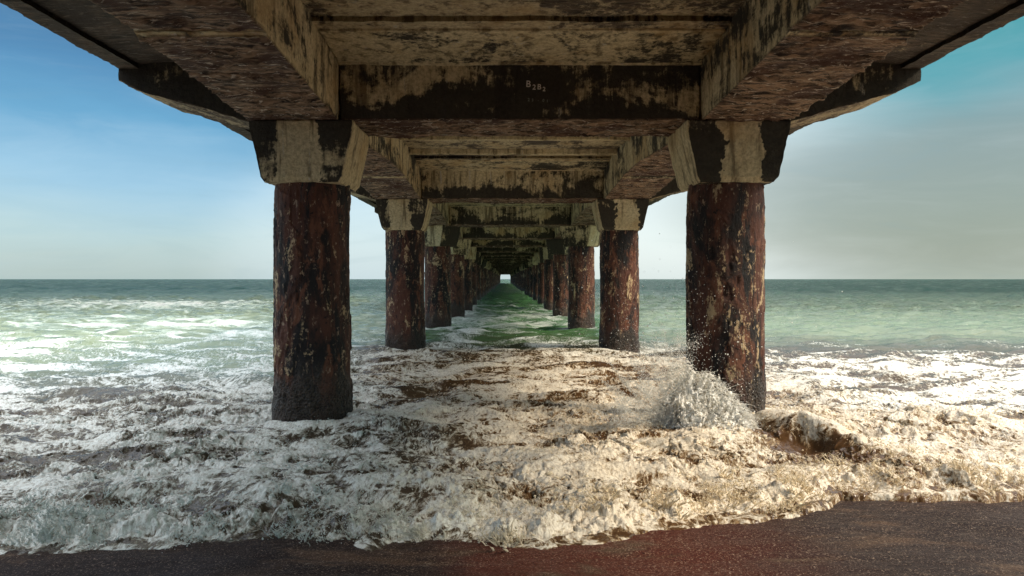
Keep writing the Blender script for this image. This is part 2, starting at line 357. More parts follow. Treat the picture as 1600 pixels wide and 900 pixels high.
def sea(x, y):
    """height, foam cover, silt, warmth and turbulence at ground points"""
    shp = x.shape; x = x.ravel(); y = y.ravel()
    e = y - waterline(x)                                     # metres behind the edge of the wash
    turb = ss(e, -0.02, 0.45) * (1 - 0.66 * ss(y, 7.4, 10)) * (1 - 0.9 * ss(y, 12, 17))
    z = np.full_like(x, 0.0)
    z = z + 0.012 * ss(e, -0.03, 0.02) + 0.058 * ss(e, 0.03, 0.55) - 0.05 * ss(e, -0.12, -0.03) * 0 
    z = np.where(e < 0.03, z - 0.10 * ss(-e, -0.01, 0.06), z)
    # mounds and hollows of the broken wave
    wxp = x + 0.25 * p2(x * 1.1 + 5, y * 1.1); wyp = y + 0.25 * p2(x * 1.1, y * 1.1 + 8)
    near = ss(e, 0.1, 0.8)
    z = z + near * (1 - 0.55 * ss(y, 9, 14)) * 0.100 * fbm2(wxp * 0.75, wyp * 1.5, 3, 0.5, 1.0)
    # ridge through the left column foot
    r, _ = seg_dist(x, y, -4.5, 6.2, -1.2, 7.0); z += 0.03 * np.exp(-(r / 0.30) ** 2)
    r, _ = seg_dist(x, y, -1.2, 7.0, 1.2, 5.7); z += 0.05 * np.exp(-(r / 0.28) ** 2)
    r, _ = seg_dist(x, y, 1.7, 6.5, 5.5, 7.2); z += 0.10 * np.exp(-(r / 0.7) ** 2)
    # brown curling wave right of the right column
    r, tt_ = seg_dist(x, y, 2.10, 7.05, 2.75, 5.75)
    env = np.sin(np.pi * np.clip(tt_ * 0.9 + 0.07, 0, 1))
    lip = np.exp(-np.abs(r) / 0.10)
    wave = np.where(r > 0, np.exp(-(r / 0.26) ** 2), np.exp(-(r / 0.10) ** 2)) * env
    if (r[np.argmin(np.abs(x - 3) + np.abs(y - 6.4))] < 0): wave = np.where(r < 0, np.exp(-(r / 0.26) ** 2), np.exp(-(r / 0.10) ** 2)) * env; r = -r
    z = z + 0.14 * wave
    trough = np.exp(-((r + 0.24) / 0.20) ** 2) * env
    z = z - 0.07 * trough
    # swell further out
    z = z + ss(y, 11, 20) * (0.10 * fbm2(x * 0.045 + 3, y * 0.28, 2, 0.5, 2.0)) + ss(y, 40, 120) * 0.25 * fbm2(x * 0.015, y * 0.07, 3, 0.5, 5.0)
    z = z + 0.10 * np.exp(-((y - 13.2 - 0.5 * p2(x * 0.3, y * 0)) / 0.9) ** 2) * (0.6 + 0.4 * p2(x * 0.5, y * 0 + 2))
    z = z + 0.11 * ss(y, 9, 14) * fbm2(x * 0.55, y * 1.7, 3, 0.5, 3.0) * (1 + 1.2 * ss(y, 20, 60))
    z = z + 0.018 * ss(y, 6, 9) * fbm2(x * 2.0, y * 5.0, 3, 0.55, 4.0)
    # cauliflower turbulence, piling towards the beach
    a = x * 1.9; b = y * 2.6
    q1 = 0.45 * p2(a * 0.8, b * 0.8 + 4); q2 = 0.45 * p2(a * 0.8 + 9, b * 0.8)
    a = a + q1; b = b + q2
    bil = 0; am = 1.0; f = 1.0
    for k in range(6):
        n = np.abs(p2(a * f + 13.1 * k, b * f + 7.7 * k)); bil = bil + am * (1.0 - n * 2.2 if k % 2 == 0 else n * 2.2 - 0.5); am *= 0.56; f *= 2.05
    big = ss(fbm2(x * 0.8 + 3, y * 1.0, 2, 0.5, 7.0), -0.3, 0.35)
    curlz = env * np.exp(-(r / 0.30) ** 2)
    z = z + turb * (1 - 0.85 * curlz) * (0.018 + 0.023 * big) * bil
    fine = ss(e, 0.0, 0.25) * np.clip(1 - ss(y, 7.5, 13), 0.0, 1)
    z = z + fine * (1 - 0.8 * curlz) * 0.014 * np.abs(fbm2(x * 16, y * 16, 3, 0.6, 6.0)) * (0.4 + big)
    # spiky crown of the front of the wash
    fr = np.exp(-((e - 0.24) / 0.14) ** 2)
    z = z + fr * 0.07 * np.clip(fbm2(x * 4.5 + 2, y * 4.5, 3, 0.5, 2.0) + 0.2, 0, 1) + fr * 0.04 * np.clip(fbm2(x * 11, y * 11.0, 3, 0.6, 3.0), 0, 1)
    # pile-up round the column feet
    for cx_ in (-CX, CX):
        for k, am_ in ((0, 0.012), (1, 0.03), (2, 0.03)):
            rr = np.hypot(x - cx_, y - (Y0 + SP * k)); z = z + am_ * np.exp(-((rr - 0.42) / 0.20) ** 2)
    # ---- foam cover
    R_ = ss(x, -2.2, 0.6)                                   # fuller foam towards the right
    cn = np.where(y < 8.2, 0.57 + 0.17 * R_, 0.0)
    lace = 0.47 + 0.10 * R_
    cover = (0.47 + 0.13 * R_) * (1 - ss(y, 7.6, 8.8)) + lace * ss(y, 7.6, 8.8)
    cover = cover + (0.40 - lace) * ss(y + 0.8 * p2(x * 0.25, y * 0.3), 10.5, 18.0)
    under = (1 - ss(np.abs(x), 2.2, 3.6))
    cover = cover - ss(y, 16.5, 21) * 0.05
    off = ss(y, 17, 24)
    leftf = ss(-x / np.maximum(y, 1), 0.18, 0.40) * (1 - ss(y, 44, 66)) * ss(y, 15, 22)
    cover = cover * (1 - off) + off * (0.15 + 0.36 * under * (1 - ss(y, 22, 70)) + 0.29 * leftf * (0.9 + 0.45 * fbm2(x * 0.06, y * 0.12, 3, 0.5, 8.0)))
    rside = ss(x / np.maximum(y, 1), 0.16, 0.3) * ss(y, 12, 14.5); cover = cover - 0.20 * rside * (1 - off)
    cover = cover + 0.26 * np.clip(bil * 0.6 - 0.15, -0.9, 0.8) * turb + 0.16 * fr
    cover = cover - 0.02 - 0.025 * R_ - 0.05 * R_ * ss(y, 6.5, 8.5) + 0.31 * fbm2(x * 0.75, y * 1.5, 3, 0.5, 9.0) * (1 - 0.75 * off)
    cover = cover + 0.13 * fbm2(x * 3.5, y * 6.0, 4, 0.6, 12.0) * (1 - ss(y, 12, 16))
    cover = cover - 0.62 * trough + 0.42 * np.exp(-((r - 0.08) / 0.12) ** 2) * env
    cover = cover - 0.16 * curlz * (r < 0.12)
    cover = np.where(e < 0.12, 0.43 + 0.28 * fbm2(x * 5, y * 9, 3, 0.6, 3.0), cover)
    for cx_ in (-CX, CX):
        for k in range(8):
            rr = np.hypot(x - cx_, (y - (Y0 + SP * k)) * (1.0 if k < 2 else 0.6)); cover = cover + 0.32 * np.exp(-((rr - 0.42) / 0.14) ** 2)
    lu = -x / np.maximum(y, 1)
    silt = 1 - ss(y + 1.2 * p2(x * 0.3, y * 0.3), 8.0 + 4.5 * (1 - ss(lu, 0.15, 0.32)), 12.5 + 10.0 * (1 - ss(lu, 0.15, 0.32)))
    warm = ss(x + 0.25 * y - 1.0 + 0.6 * p2(x * 0.7, y * 0.7), -1.6, 0.8) * (1 - ss(y, 11, 17)) * (1 - 0.55 * ss(x, 2.6, 4.5) * ss(y, 6.5, 8))
    warm = np.maximum(warm, 0.30 * (1 - ss(y, 8, 12)))
    return [v.reshape(shp) for v in (z, np.clip(cover, 0, 1), silt, warm, turb * (0.3 + big), e)]

# rows by distance, columns fanned so that near and far water are equally fine
rows = [3.3]
while rows[-1] < 7500:
    d = rows[-1]; rows.append(d + max(0.010, 0.36 * d * d / 1104) if d < 60 else d * 1.03)
rows = np.array(rows)
core = np.linspace(-0.86, 0.86, 1560); fl = 0.86 + 0.004 * (1.12 ** np.arange(1, 50)) * 5
fl = fl[fl < 9]; cols = np.concatenate([-fl[::-1], core, fl])
yy = np.repeat(rows[:, None], len(cols), 1); xx = CAMX + cols[None] * (yy + 0.0)
zz_, cov_, silt_, warm_, turb_, e_ = sea(xx, yy)
nr, nc = xx.shape
ii = (np.arange(nr - 1)[:, None] * nc + np.arange(nc - 1)[None])
keep = (e_[:-1, :-1] > -0.10)
i = ii[keep]
# sideways heave makes crests lean over and breaks up the grid
gx = 0.055 * turb_ * p2(xx * 6.0, yy * 6.0 + 3) + 0.02 * turb_ * p2(xx * 19.0, yy * 19.0 + 3)
gy = -0.055 * turb_ * p2(xx * 6.0 + 8, yy * 6.0) - 0.02 * turb_ * p2(xx * 19.0 + 5, yy * 19.0)
V = np.stack([xx + gx, yy + gy, zz_], -1).reshape(-1, 3)
Fq = np.stack([i, i + 1, i + nc + 1, i + nc], 1)
used = np.unique(Fq); remap = np.zeros(len(V), np.int64); remap[used] = np.arange(len(used))
me = mesh_np('sea', V[used], remap[Fq], True, {'cover': cov_.ravel()[used], 'silt': silt_.ravel()[used], 'warm': warm_.ravel()[used]})
o = link('sea', me, M_SEA); o['kind'] = 'structure'

# ------------------------------------------------------------------ sand
def axis(dense, far):
    return np.concatenate([-far[::-1], dense, far])
farx = 5.2 * 1.25 ** np.arange(0, 34)
gx_ = np.concatenate([-farx[::-1], np.linspace(-5, 5, 620), farx])
gy_ = np.concatenate([-farx[::-1][:-8] , [-3, -1, 0.5, 1.5, 2.2], np.arange(2.6, 6.4, 0.014), 6.6 * 1.25 ** np.arange(0, 33)])
gx2, gy2 = np.meshgrid(gx_, gy_)
sz = np.interp(gy2.ravel(), [-9000, -30, 0, 4.6, 6, 12, 40, 9000], [3.0, 1.2, 0.10, 0.0, -0.10, -0.45, -1.5, -3.0]).reshape(gx2.shape)
det = (np.abs(gx2) < 5.1) & (gy2 > 2) & (gy2 < 6.5)
sz = sz + det * (0.012 * fbm2(gx2 * 0.9 + gy2 * 0.5, gy2 * 3.2, 3, 0.5, 3.0) + 0.004 * fbm2(gx2 * 9, gy2 * 14, 3, 0.6, 4.0))
nr, nc = gx2.shape; ii = (np.arange(nr - 1)[:, None] * nc + np.arange(nc - 1)[None]).ravel()
me = mesh_np('sand', np.stack([gx2, gy2, sz], -1).reshape(-1, 3), np.stack([ii, ii + 1, ii + nc + 1, ii + nc], 1))
o = link('beach_sand', me, M_SAND); o['kind'] = 'structure'

# ------------------------------------------------------------------ the pier
def roughen(V, Fc, off, fine=True, spall_fn=None, grime_shade_fn=None, clean_lit_fn=None, amp=1.0):
    Fc = orient(V, Fc); N = normals(V, Fc); P = V + np.array(off)
    sp = np.zeros(len(V)) if spall_fn is None else spall_fn(V, N, P)
    d = 0.010 * fbm3(P, 2.2, 3) + 0.006 * fbm3(P, 11, 3)
    if fine:
        lay = fbm3(P, 3.0, 5, 0.6, sc=(0.7, 3.6, 2.0)); lay = np.abs(lay) * 0.6 + 0.4 * (np.floor(lay * 4) / 4)
    else: lay = fbm3(P, 3.0, 2, 0.6, sc=(0.7, 3.0, 2.0))
    d = d * amp + sp * (0.050 * lay - 0.012)
    V2 = V + N * d[:, None]
    z0 = np.zeros(len(V))
    return V2, Fc, {'spall': sp, 'grime_shade': z0 if grime_shade_fn is None else grime_shade_fn(V, N, P), 'clean_lit': z0 if clean_lit_fn is None else clean_lit_fn(V, N, P)}
def soffit(V, N, P): return ss(-N[:, 2], 0.35, 0.8)

def girder_mesh(side, res, off, y0, y1, supports):
    """longitudinal beam; its soffit drops in straight haunches to the supports"""
    b = PB(res)
    ys = sorted(set([y0, y1] + [q for s_ in supports for q in (s_ - 2.55, s_ - 2.50, s_ - 0.45, s_ + 0.45, s_ + 2.50, s_ + 2.55) if y0 < q < y1]))
    def zb(y):
        m = min(abs(y - s_) for s_ in supports)
        return 2.995 + 0.105 * max(0, min(1, (m - 0.45) / 2.05)) + (0.02 if m > 2.52 else 0)
    xo, xi = (-2.565 * 1, -1.714) if side < 0 else (2.565, 1.714)
    for a, c in zip(ys[:-1], ys[1:]):
        za, zc = zb(a + 1e-4), zb(c - 1e-4)
        b.patch((xo, a, za), (xi, a, za), (xi, c, zc), (xo, c, zc))
        b.patch((xi, a, za), (xi, a, 3.66), (xi, c, 3.66), (xi, c, zc))
        b.patch((xo, a, za), (xo, a, 3.66), (xo, c, 3.66), (xo, c, zc))
    for y in (y0, y1):
        z_ = zb(y + (1e-4 if y == y0 else -1e-4)); b.patch((xo, y, z_), (xi, y, z_), (xi, y, 3.66), (xo, y, 3.66))
    V, Fc = b.done(); V, Fc, A = roughen(V, Fc, off, res < 0.05, soffit)
    return mesh_np('girder', V, Fc, True, A)
def beam_mesh(res, off, dirty=0.35):
    b = PB(res); yf, yb, z0, z1 = -0.405, 0.405, 3.0, 3.62
    b.prism([(yf, z0), (yb, z0), (yb, z1), (yf, z1)], 0, -1.70, 1.70)
    # stepped haunch of the slab in front and behind
    V, Fc = b.done()
    def gr(V, N, P):
        q = fbm3(P, 1.7, 4, sc=(1, 1, 0.3)); return np.clip(ss(V[:, 2] - 3.0 + 0.16 * q, 0.36, 0.02), 0, 1) * (0.8 - dirty * 0.5) + dirty * (np.abs(N[:, 1]) > 0.5) + (dirty > 0.2) * 0.8 * np.exp(-((V[:, 0] - 0.14) / 0.30) ** 2 - ((V[:, 2] - 3.30) / 0.16) ** 2)
    V, Fc, A = roughen(V, Fc, off, res < 0.05, soffit, gr)
    return mesh_np('cross_beam', V, Fc, True, A)
def haunch_mesh(res, off, s):
    b = PB(res); a = -0.400 * 1; prof = [(a, 3.53), (a - 0.72, 3.585), (a - 0.75, 3.585), (a - 0.75, 3.64), (a, 3.64)]
    prof = [(p * s, q) for p, q in prof]
    b.prism(prof, 0, -1.70, 1.70, caps=False)
    V, Fc = b.done(); V, Fc, A = roughen(V, Fc, off, res < 0.05, None); return mesh_np('haunch', V, Fc, True, A)
def rib_mesh(res, off, zt, h, w_):
    b = PB(res * 0.8); b.prism([(0, zt - h), (w_, zt - h), (w_, zt), (0, zt)], 0, -1.71, 1.71)
    V, Fc = b.done(); V, Fc, A = roughen(V, Fc, off, res < 0.05, None, None, lambda V, N, P: 1.1 + 0 * V[:, 0], 0.8)  # lightened all over: bounce light painted into the colour
    return mesh_np('cross_rib', V, Fc, True, A)
def capital_mesh(res, off, s):
    b = PB(res)
    T = 3.0; h1 = 2.90; B0 = 2.42
    def ring(z, hx, hy): return [(-hx, -hy, z), (hx, -hy, z), (hx, hy, z), (-hx, hy, z)]
    rs = [ring(T, .49, .425), ring(h1, .485, .42), ring(B0 + .05, .385, .40), ring(B0, .35, .375)]
    for r1, r2 in zip(rs[:-1], rs[1:]):
        for k in range(4): b.patch(r1[k], r1[(k + 1) % 4], r2[(k + 1) % 4], r2[k])
    b.patch(*rs[0]); b.patch(*rs[-1])
    V, Fc = b.done()
    def clean_lit(V, N, P):
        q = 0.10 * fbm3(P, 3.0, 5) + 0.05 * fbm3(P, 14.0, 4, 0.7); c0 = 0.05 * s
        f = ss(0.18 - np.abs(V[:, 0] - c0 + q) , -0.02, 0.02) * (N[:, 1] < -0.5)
        return np.maximum(f, (N[:, 0] * s < -0.5) * 1.0)  # clean stain on the front; inner side face has light painted in
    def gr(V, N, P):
        q = 0.10 * fbm3(P, 3.0, 5) + 0.05 * fbm3(P, 14.0, 4, 0.7); return (ss(np.abs(V[:, 0] - 0.05 * s + q), 0.18, 0.23) * (N[:, 1] < -0.5)) * 0.75 + 0.8 * (N[:, 0] * s > 0.5)  # stained front edges; outer side face has shade painted in
    V, Fc, A = roughen(V, Fc, off, res < 0.05, None, gr, clean_lit)
    return mesh_np('capital', V, Fc, True, A)
def shaft_mesh(res, off, seed):
    H0, H1 = -1.2, 2.44; na = int(2 * math.pi * 0.375 / res); nz = int((H1 - H0) / res)
    th = np.arange(na) / na * 2 * np.pi; z = np.linspace(H0, H1, nz + 1)
    T, Zg = np.meshgrid(th, z); P = np.stack([np.cos(T) * .375, np.sin(T) * .375, Zg], -1).reshape(-1, 3) + np.array(off)
    Q = P + seed * 3.1
    a = fbm3(Q, 2.6, 5, 0.55, sc=(1, 1, 0.35))
    fl = ss(fbm3(Q + 9, 2.4, 5, 0.6, sc=(1.1, 1.1, 0.42)), 0.12, 0.18)
    d = 0.010 * a + 0.012 * fl + 0.005 * fbm3(Q, 17, 4, 0.6, sc=(1, 1, 0.5)) + 0.003 * np.abs(fbm3(Q, 50, 2))
    zf = Zg.ravel(); d = d + 0.018 * ss(zf, 0.75, 0.25) * (0.6 + fbm3(Q, 9, 3)) - 0.010 * ss(zf, 2.30, 2.42)
    r = .366 + d; V = np.stack([np.cos(T.ravel()) * r, np.sin(T.ravel()) * r, zf], 1)
    ii = (np.arange(nz)[:, None] * na + np.arange(na)[None]); jj = (np.arange(nz)[:, None] * na + (np.arange(na)[None] + 1) % na)
    Fc = np.stack([ii.ravel(), jj.ravel(), jj.ravel() + na, ii.ravel() + na], 1)
    return mesh_np('shaft', V, Fc, True, {'flake': fl})
def bracket_mesh(side, res, off):
    b = PB(res); s = side
    prof = [(2.55, 2.985), (2.56, 3.62), (3.79, 3.515), (3.79, 3.37)]
    mid = [(2.55, 2.985), (3.0, 3.115), (3.55, 3.26), (3.79, 3.375)]
    y0, y1 = -0.40, 0.40
    top = [(2.55, 3.64), (3.0, 3.62), (3.55, 3.58), (3.79, 3.56)]
    for k in range(3):
        (a0, c0), (a1, c1) = mid[k], mid[k + 1]; (_, e0), (_, e1) = top[k], top[k + 1]
        for y in (y0, y1): b.patch((s * a0, y, c0), (s * a1, y, c1), (s * a1, y, e1), (s * a0, y, e0))
        b.patch((s * a0, y0, c0), (s * a1, y0, c1), (s * a1, y1, c1), (s * a0, y1, c0))
        b.patch((s * a0, y0, e0), (s * a1, y0, e1), (s * a1, y1, e1), (s * a0, y1, e0))
    for q in (0, 3): b.patch((s * mid[q][0], y0, mid[q][1]), (s * mid[q][0], y1, mid[q][1]), (s * top[q][0], y1, top[q][1]), (s * top[q][0], y0, top[q][1]))
    V, Fc = b.done(); V, Fc, A = roughen(V, Fc, off, res < 0.05, lambda V, N, P: 0.4 * soffit(V, N, P), lambda V, N, P: 0.85 * (np.abs(N[:, 1]) > .5))  # front and back faces made darker
    return mesh_np('cantilever_bracket', V, Fc, True, A)
def slab_mesh(res, off, y0, y1):
    b = PB(res); xo = 3.79
    # inner soffit with shallow transverse steps, thickness 0.35
    ys = [y0, y0 + (y1 - y0) * 0.22, y0 + (y1 - y0) * 0.45, y0 + (y1 - y0) * 0.62, y0 + (y1 - y0) * 0.80, y1]; zs = [3.605, 3.635, 3.61, 3.64, 3.60]
    for k in range(5):
        b.patch((-1.9, ys[k], zs[k]), (1.9, ys[k], zs[k]), (1.9, ys[k + 1], zs[k]), (-1.9, ys[k + 1], zs[k]))
        if k < 4: b.patch((-1.9, ys[k + 1], zs[k]), (1.9, ys[k + 1], zs[k]), (1.9, ys[k + 1], zs[k + 1]), (-1.9, ys[k + 1], zs[k + 1]))
    for s in (-1, 1):
        b.patch((s * 1.9, y0, 3.65), (s * 2.57, y0, 3.65), (s * 2.57, y1, 3.65), (s * 1.9, y1, 3.65))
        b.patch((s * 2.57, y0, 3.60), (s * 3.6, y0, 3.53), (s * 3.6, y1, 3.53), (s * 2.57, y1, 3.60))
        b.patch((s * 3.6, y0, 3.53), (s * 3.6, y0, 3.49), (s * 3.6, y1, 3.49), (s * 3.6, y1, 3.53))
        b.patch((s * 3.6, y0, 3.49), (s * xo, y0, 3.49), (s * xo, y1, 3.49), (s * 3.6, y1, 3.49))
        b.patch((s * xo, y0, 3.49), (s * xo, y1, 3.49), (s * xo, y1, 3.98), (s * xo, y0, 3.98))
    b.patch((-xo, y0, 3.98), (xo, y0, 3.98), (xo, y1, 3.98), (-xo, y1, 3.98))
    V, Fc = b.done()
    N = normals(V, orient(V, Fc)); V, Fc, A = roughen(V, Fc, off, res < 0.05, lambda V, N, P: 0.25 * soffit(V, N, P),
                       lambda V, N, P: 1.1 * (np.abs(V[:, 0]) > 2.5))  # shade painted onto the outer soffit, beyond the girders
    return mesh_np('deck_slab', V, Fc, True, A)

NB = 36  # farthest bents are added beyond the estimated length to darken the end opening
def empty(name, loc, label, cat, group=None):
    o = bpy.data.objects.new(name, None); COL.objects.link(o); o.location = loc; o['label'] = label; o['category'] = cat; o['kind'] = 'thing'
    if group: o['group'] = group
    return o
deck = empty('pier_deck', (0, 0, 3.0), 'long weathered concrete pier deck resting on two rows of columns, running out to sea', 'pier')
def dpart(name, me, y=0.0):
    o = link(name, me, M_CON, deck, (0, y, -3.0)); return o
shared = {}
for k in range(-2, NB):
    yb = Y0 + SP * k                                     # bent k and the bay in front of it (towards the beach)
    lvl = 0 if k in (0, 1) else (1 if k in (2, 3) else 2)
    if k < 0: lvl = 2
    res = (0.022, 0.045, 0.11)[lvl]
    def get(kind, f):
        if lvl == 0: return f()
        key = (kind, lvl)
        if key not in shared: shared[key] = f()
        return shared[key]
    off = (0, yb, 0)
    a, b_ = -SP, 0.0
    gcut = (-SP, 0.0)
    for s in (-1, 1):
        g = dpart('girder', get(('g', s), lambda: girder_mesh(s, res, off, -SP + 0.002, -0.002, [0, -SP])), yb)
        dpart('cantilever_bracket', get(('b', s), lambda: bracket_mesh(s, res, off)), yb)
    dpart('deck_slab', get('s', lambda: slab_mesh(res * 1.3, off, -SP + 0.003, -0.003)), yb)
    cb_ = dpart('cross_beam', get('c', lambda: beam_mesh(res, off, 0.28 if k == 0 else (-0.1 if k == 1 else 0.0))), yb)
    for s in (1, -1):
        h = link('haunch', get(('h', s), lambda: haunch_mesh(res, off, s)), M_CON, cb_)
    for q, (ry, zt, h) in enumerate(((-1.18, 3.66, 0.075), (-2.05, 3.68, 0.12), (-3.3, 3.68, 0.12), (-4.7, 3.68, 0.12)) if k < 20 else ()):
        dpart('cross_rib', get(('r', q), lambda: rib_mesh(res, (0, yb + ry, 0), zt, h, 0.07)), yb + ry)
    link('lip', get(('r', 9), lambda: rib_mesh(res, (0, yb - .44, 0), 3.555, 0.035, 0.05)), M_CON, cb_).location = (0, -0.445, 0)
    if k == 0: front_beam = cb_
    if k == NB - 1: last = yb
# painted survey mark on the first cross beam
def text(body, size, loc, mat, ang=0.0):
    cu = bpy.data.curves.new('painted_mark', 'FONT'); cu.body = body; cu.size = size; cu.extrude = 0.002
    cu.align_x = 'CENTER'; cu.align_y = 'CENTER'
    tmp = bpy.data.objects.new('t', cu); COL.objects.link(tmp); cu.offset = 0.0006; bpy.context.view_layer.update()
    me = bpy.data.meshes.new_from_object(tmp.evaluated_get(bpy.context.evaluated_depsgraph_get())); bpy.data.objects.remove(tmp)
    me.materials.clear(); o = link('painted_mark', me, mat)
    o.parent = front_beam; o.location = loc; o.rotation_euler = (radians(90), ang, 0)
    return o
def px(x_, y_, d): return ((x_ - 789) * d / F + CAMX, -0.436, CAMZ + (436 - y_) * d / F)
for ch, sx, sy, sz_ in (('B', 825.5, 132, .085), ('2', 834.5, 137, .066), ('B', 842.5, 136.5, .070), ('2', 850, 140, .056)):
    text(ch, sz_, px(sx, sy, 6.935), mt, 0.06)
for ch, sx, sy, sz_ in (('2', 826, 156.5, .040), ('3', 832, 157, .036), ('.', 841, 156, .04), ('0', 849, 157.5, .036), ('1', 855, 158.5, .036)):
    text(ch, sz_, px(sx, sy, 6.935), mf, 0.06)

ORD = ['first', 'second', 'third', 'fourth', 'fifth', 'sixth', 'seventh', 'eighth', 'ninth', 'tenth', 'eleventh', 'twelfth', 'thirteenth', 'fourteenth', 'fifteenth', 'sixteenth', 'seventeenth', 'eighteenth', 'nineteenth', 'twentieth', 'twenty-first', 'twenty-second', 'twenty-third', 'twenty-fourth', 'twenty-fifth', 'twenty-sixth', 'twenty-seventh', 'twenty-eighth', 'twenty-ninth', 'thirtieth', 'thirty-first', 'thirty-second', 'thirty-third', 'thirty-fourth', 'thirty-fifth', 'farthest']
FIRST = {(0, -1): 'thick rust-brown column nearest the camera on the left, foam piling round its foot',
         (0, 1): 'thick rust-brown column nearest the camera on the right, white splash bursting against it',
         (1, -1): 'second rust-brown column from the beach in the left row, its pale-patched head behind the nearest',
         (1, 1): 'second rust-brown column from the beach in the right row, spray before its foot'}
sh = {}
for k in range(NB):
    for s in (-1, 1):
        lvl = 0 if k < 2 else (1 if k < 5 else 2); res = (0.0125, 0.022, 0.06)[lvl]
        x = s * CX + (0.0 if k < 2 else 0.02 * math.sin(k * 5.1 + s)); y = Y0 + SP * k
        row = 'left' if s < 0 else 'right'
        lab = FIRST.get((k, s)) or (f'{ORD[k]} brown pier column counting out from the beach in the {row} row' if k < NB - 1 else f'farthest tiny added pier column at the sea end of the {row} row')
        c = empty('pier_column', (x, y, 0), lab, 'column', 'concrete columns carrying the pier deck')
        key = (k, s) if lvl == 0 else (lvl, s)
        if key not in sh: sh[key] = (shaft_mesh(res, (x, y, 0), k + 2 * s), capital_mesh(res * 1.5, (x, y, 0), s))
        link('shaft', sh[key][0], M_COL, c); link('capital', sh[key][1], M_CON, c)
        if lvl: c.children[0].rotation_euler = (0, 0, 1.3 * k)

# ------------------------------------------------------------------ spray, strands and droplets
def tubes(P, rad, K=4):
    N_, S_, _ = P.shape
    T = np.gradient(P, axis=1); T /= np.linalg.norm(T, axis=2)[..., None] + 1e-9
    ref = np.array([0.31, 0.9, 0.27]); A = np.cross(T, ref); A /= np.linalg.norm(A, axis=2)[..., None] + 1e-9; B = np.cross(T, A)
    th = np.arange(K) / K * 2 * np.pi
    V = P[:, :, None] + rad[:, :, None, None] * (np.cos(th)[None, None, :, None] * A[:, :, None] + np.sin(th)[None, None, :, None] * B[:, :, None])
    base = (np.arange(N_)[:, None, None] * S_ + np.arange(S_ - 1)[None, :, None]) * K
    k = np.arange(K)[None, None]; k2 = (k + 1) % K
    Fc = np.stack([base + k, base + k2, base + k2 + K, base + k + K], -1).reshape(-1, 4)
    return V.reshape(-1, 3), Fc
import bmesh
def ico(sub):
    bm = bmesh.new(); bmesh.ops.create_icosphere(bm, subdivisions=sub, radius=1.0); bm.verts.ensure_lookup_table()
    V = np.array([v.co[:] for v in bm.verts]); Fc = np.array([[v.index for v in f.verts] for f in bm.faces]); bm.free(); return V, Fc
I1, I2 = ico(1), ico(3)
def balls(C, rad, T=I1, squash=None, lump=0.0):
    V0, F0 = T; V = V0[None] * rad[:, None, None]
    if squash is not None: V = V * squash[:, None, :]
    if lump:
        Q = (V0[None] * 1.3 + C[:, None] * 37.0).reshape(-1, 3)
        n = 1 + lump * (np.abs(p3(Q)) * 2 - 0.6 + 0.5 * np.abs(p3(Q * 2.3))) 
        V = V * n.reshape(len(C), -1, 1)
    V = V + C[:, None]
    Fc = F0[None] + (np.arange(len(C)) * len(V0))[:, None, None]
    return V.reshape(-1, 3), Fc.reshape(-1, 3)
def stuff(name, me, mat, label, cat):
    o = link(name, me, mat); o['kind'] = 'stuff'; o['label'] = label; o['category'] = cat; return o

# strands thrown up along the front of the wash and on the crests
def strands(x, y, n_seg, L, r0, vx, vy, zoff=-0.01):
    z = sea(x, y)[0] + zoff; t = np.linspace(0, 1, n_seg)[None]
    P = np.stack([x[:, None] + vx[:, None] * t * L[:, None] + 0.12 * L[:, None] * np.sin(t * 5 + x[:, None] * 90),
                  y[:, None] + vy[:, None] * t * L[:, None] + 0.12 * L[:, None] * np.cos(t * 4 + y[:, None] * 70) * t,
                  z[:, None] + L[:, None] * (1.25 * t - 0.35 * t * t)], -1)
    rad = r0[:, None] * (1.08 - t) ** 1.1 * (1 + 0.5 * np.sin(t * 11 + x[:, None] * 70)) + 0.0004
    return P, rad
nc_ = 1500
x = R.uniform(-3.9, 4.6, nc_); e = 0.03 + np.abs(R.normal(0.0, 0.30, nc_)) + 0.10 * (p2(x * 2.0, x * 0 + 6) > 0); y = waterline(x) + e
kk = p2(x * 2.3, y * 1.5 + 3) + 0.4 * p2(x * 9.1, y * 5.0) > -0.22; x, y = x[kk], y[kk]; nc_ = len(x)
big_ = np.clip(0.35 + 1.3 * p2(x * 3.1 + 3, y * 1.5), 0.12, 1.2) * R.uniform(0.5, 1.25, nc_)
m = 9; lean = R.normal(0, 0.25, nc_)
x = np.repeat(x, m); y = np.repeat(y, m); cl = np.repeat(big_, m); lean = np.repeat(lean, m); n = len(x)
dxx = R.normal(0, 1, n); dyy = R.normal(0, 1, n)
x = x + dxx * 0.020 * (0.4 + cl); y = y + dyy * 0.018
L = (0.014 + R.gamma(1.6, 0.014, n)) * (0.40 + cl)
P, rad = strands(x, y, 7, L, np.minimum(0.0022 + R.gamma(1.3, 0.0022, n), 0.012) * (0.5 + cl * 0.8), 0.45 * dxx + lean, 0.4 * dyy - 0.3)
V1, F1 = tubes(P, rad)
tips = P[:, -1]
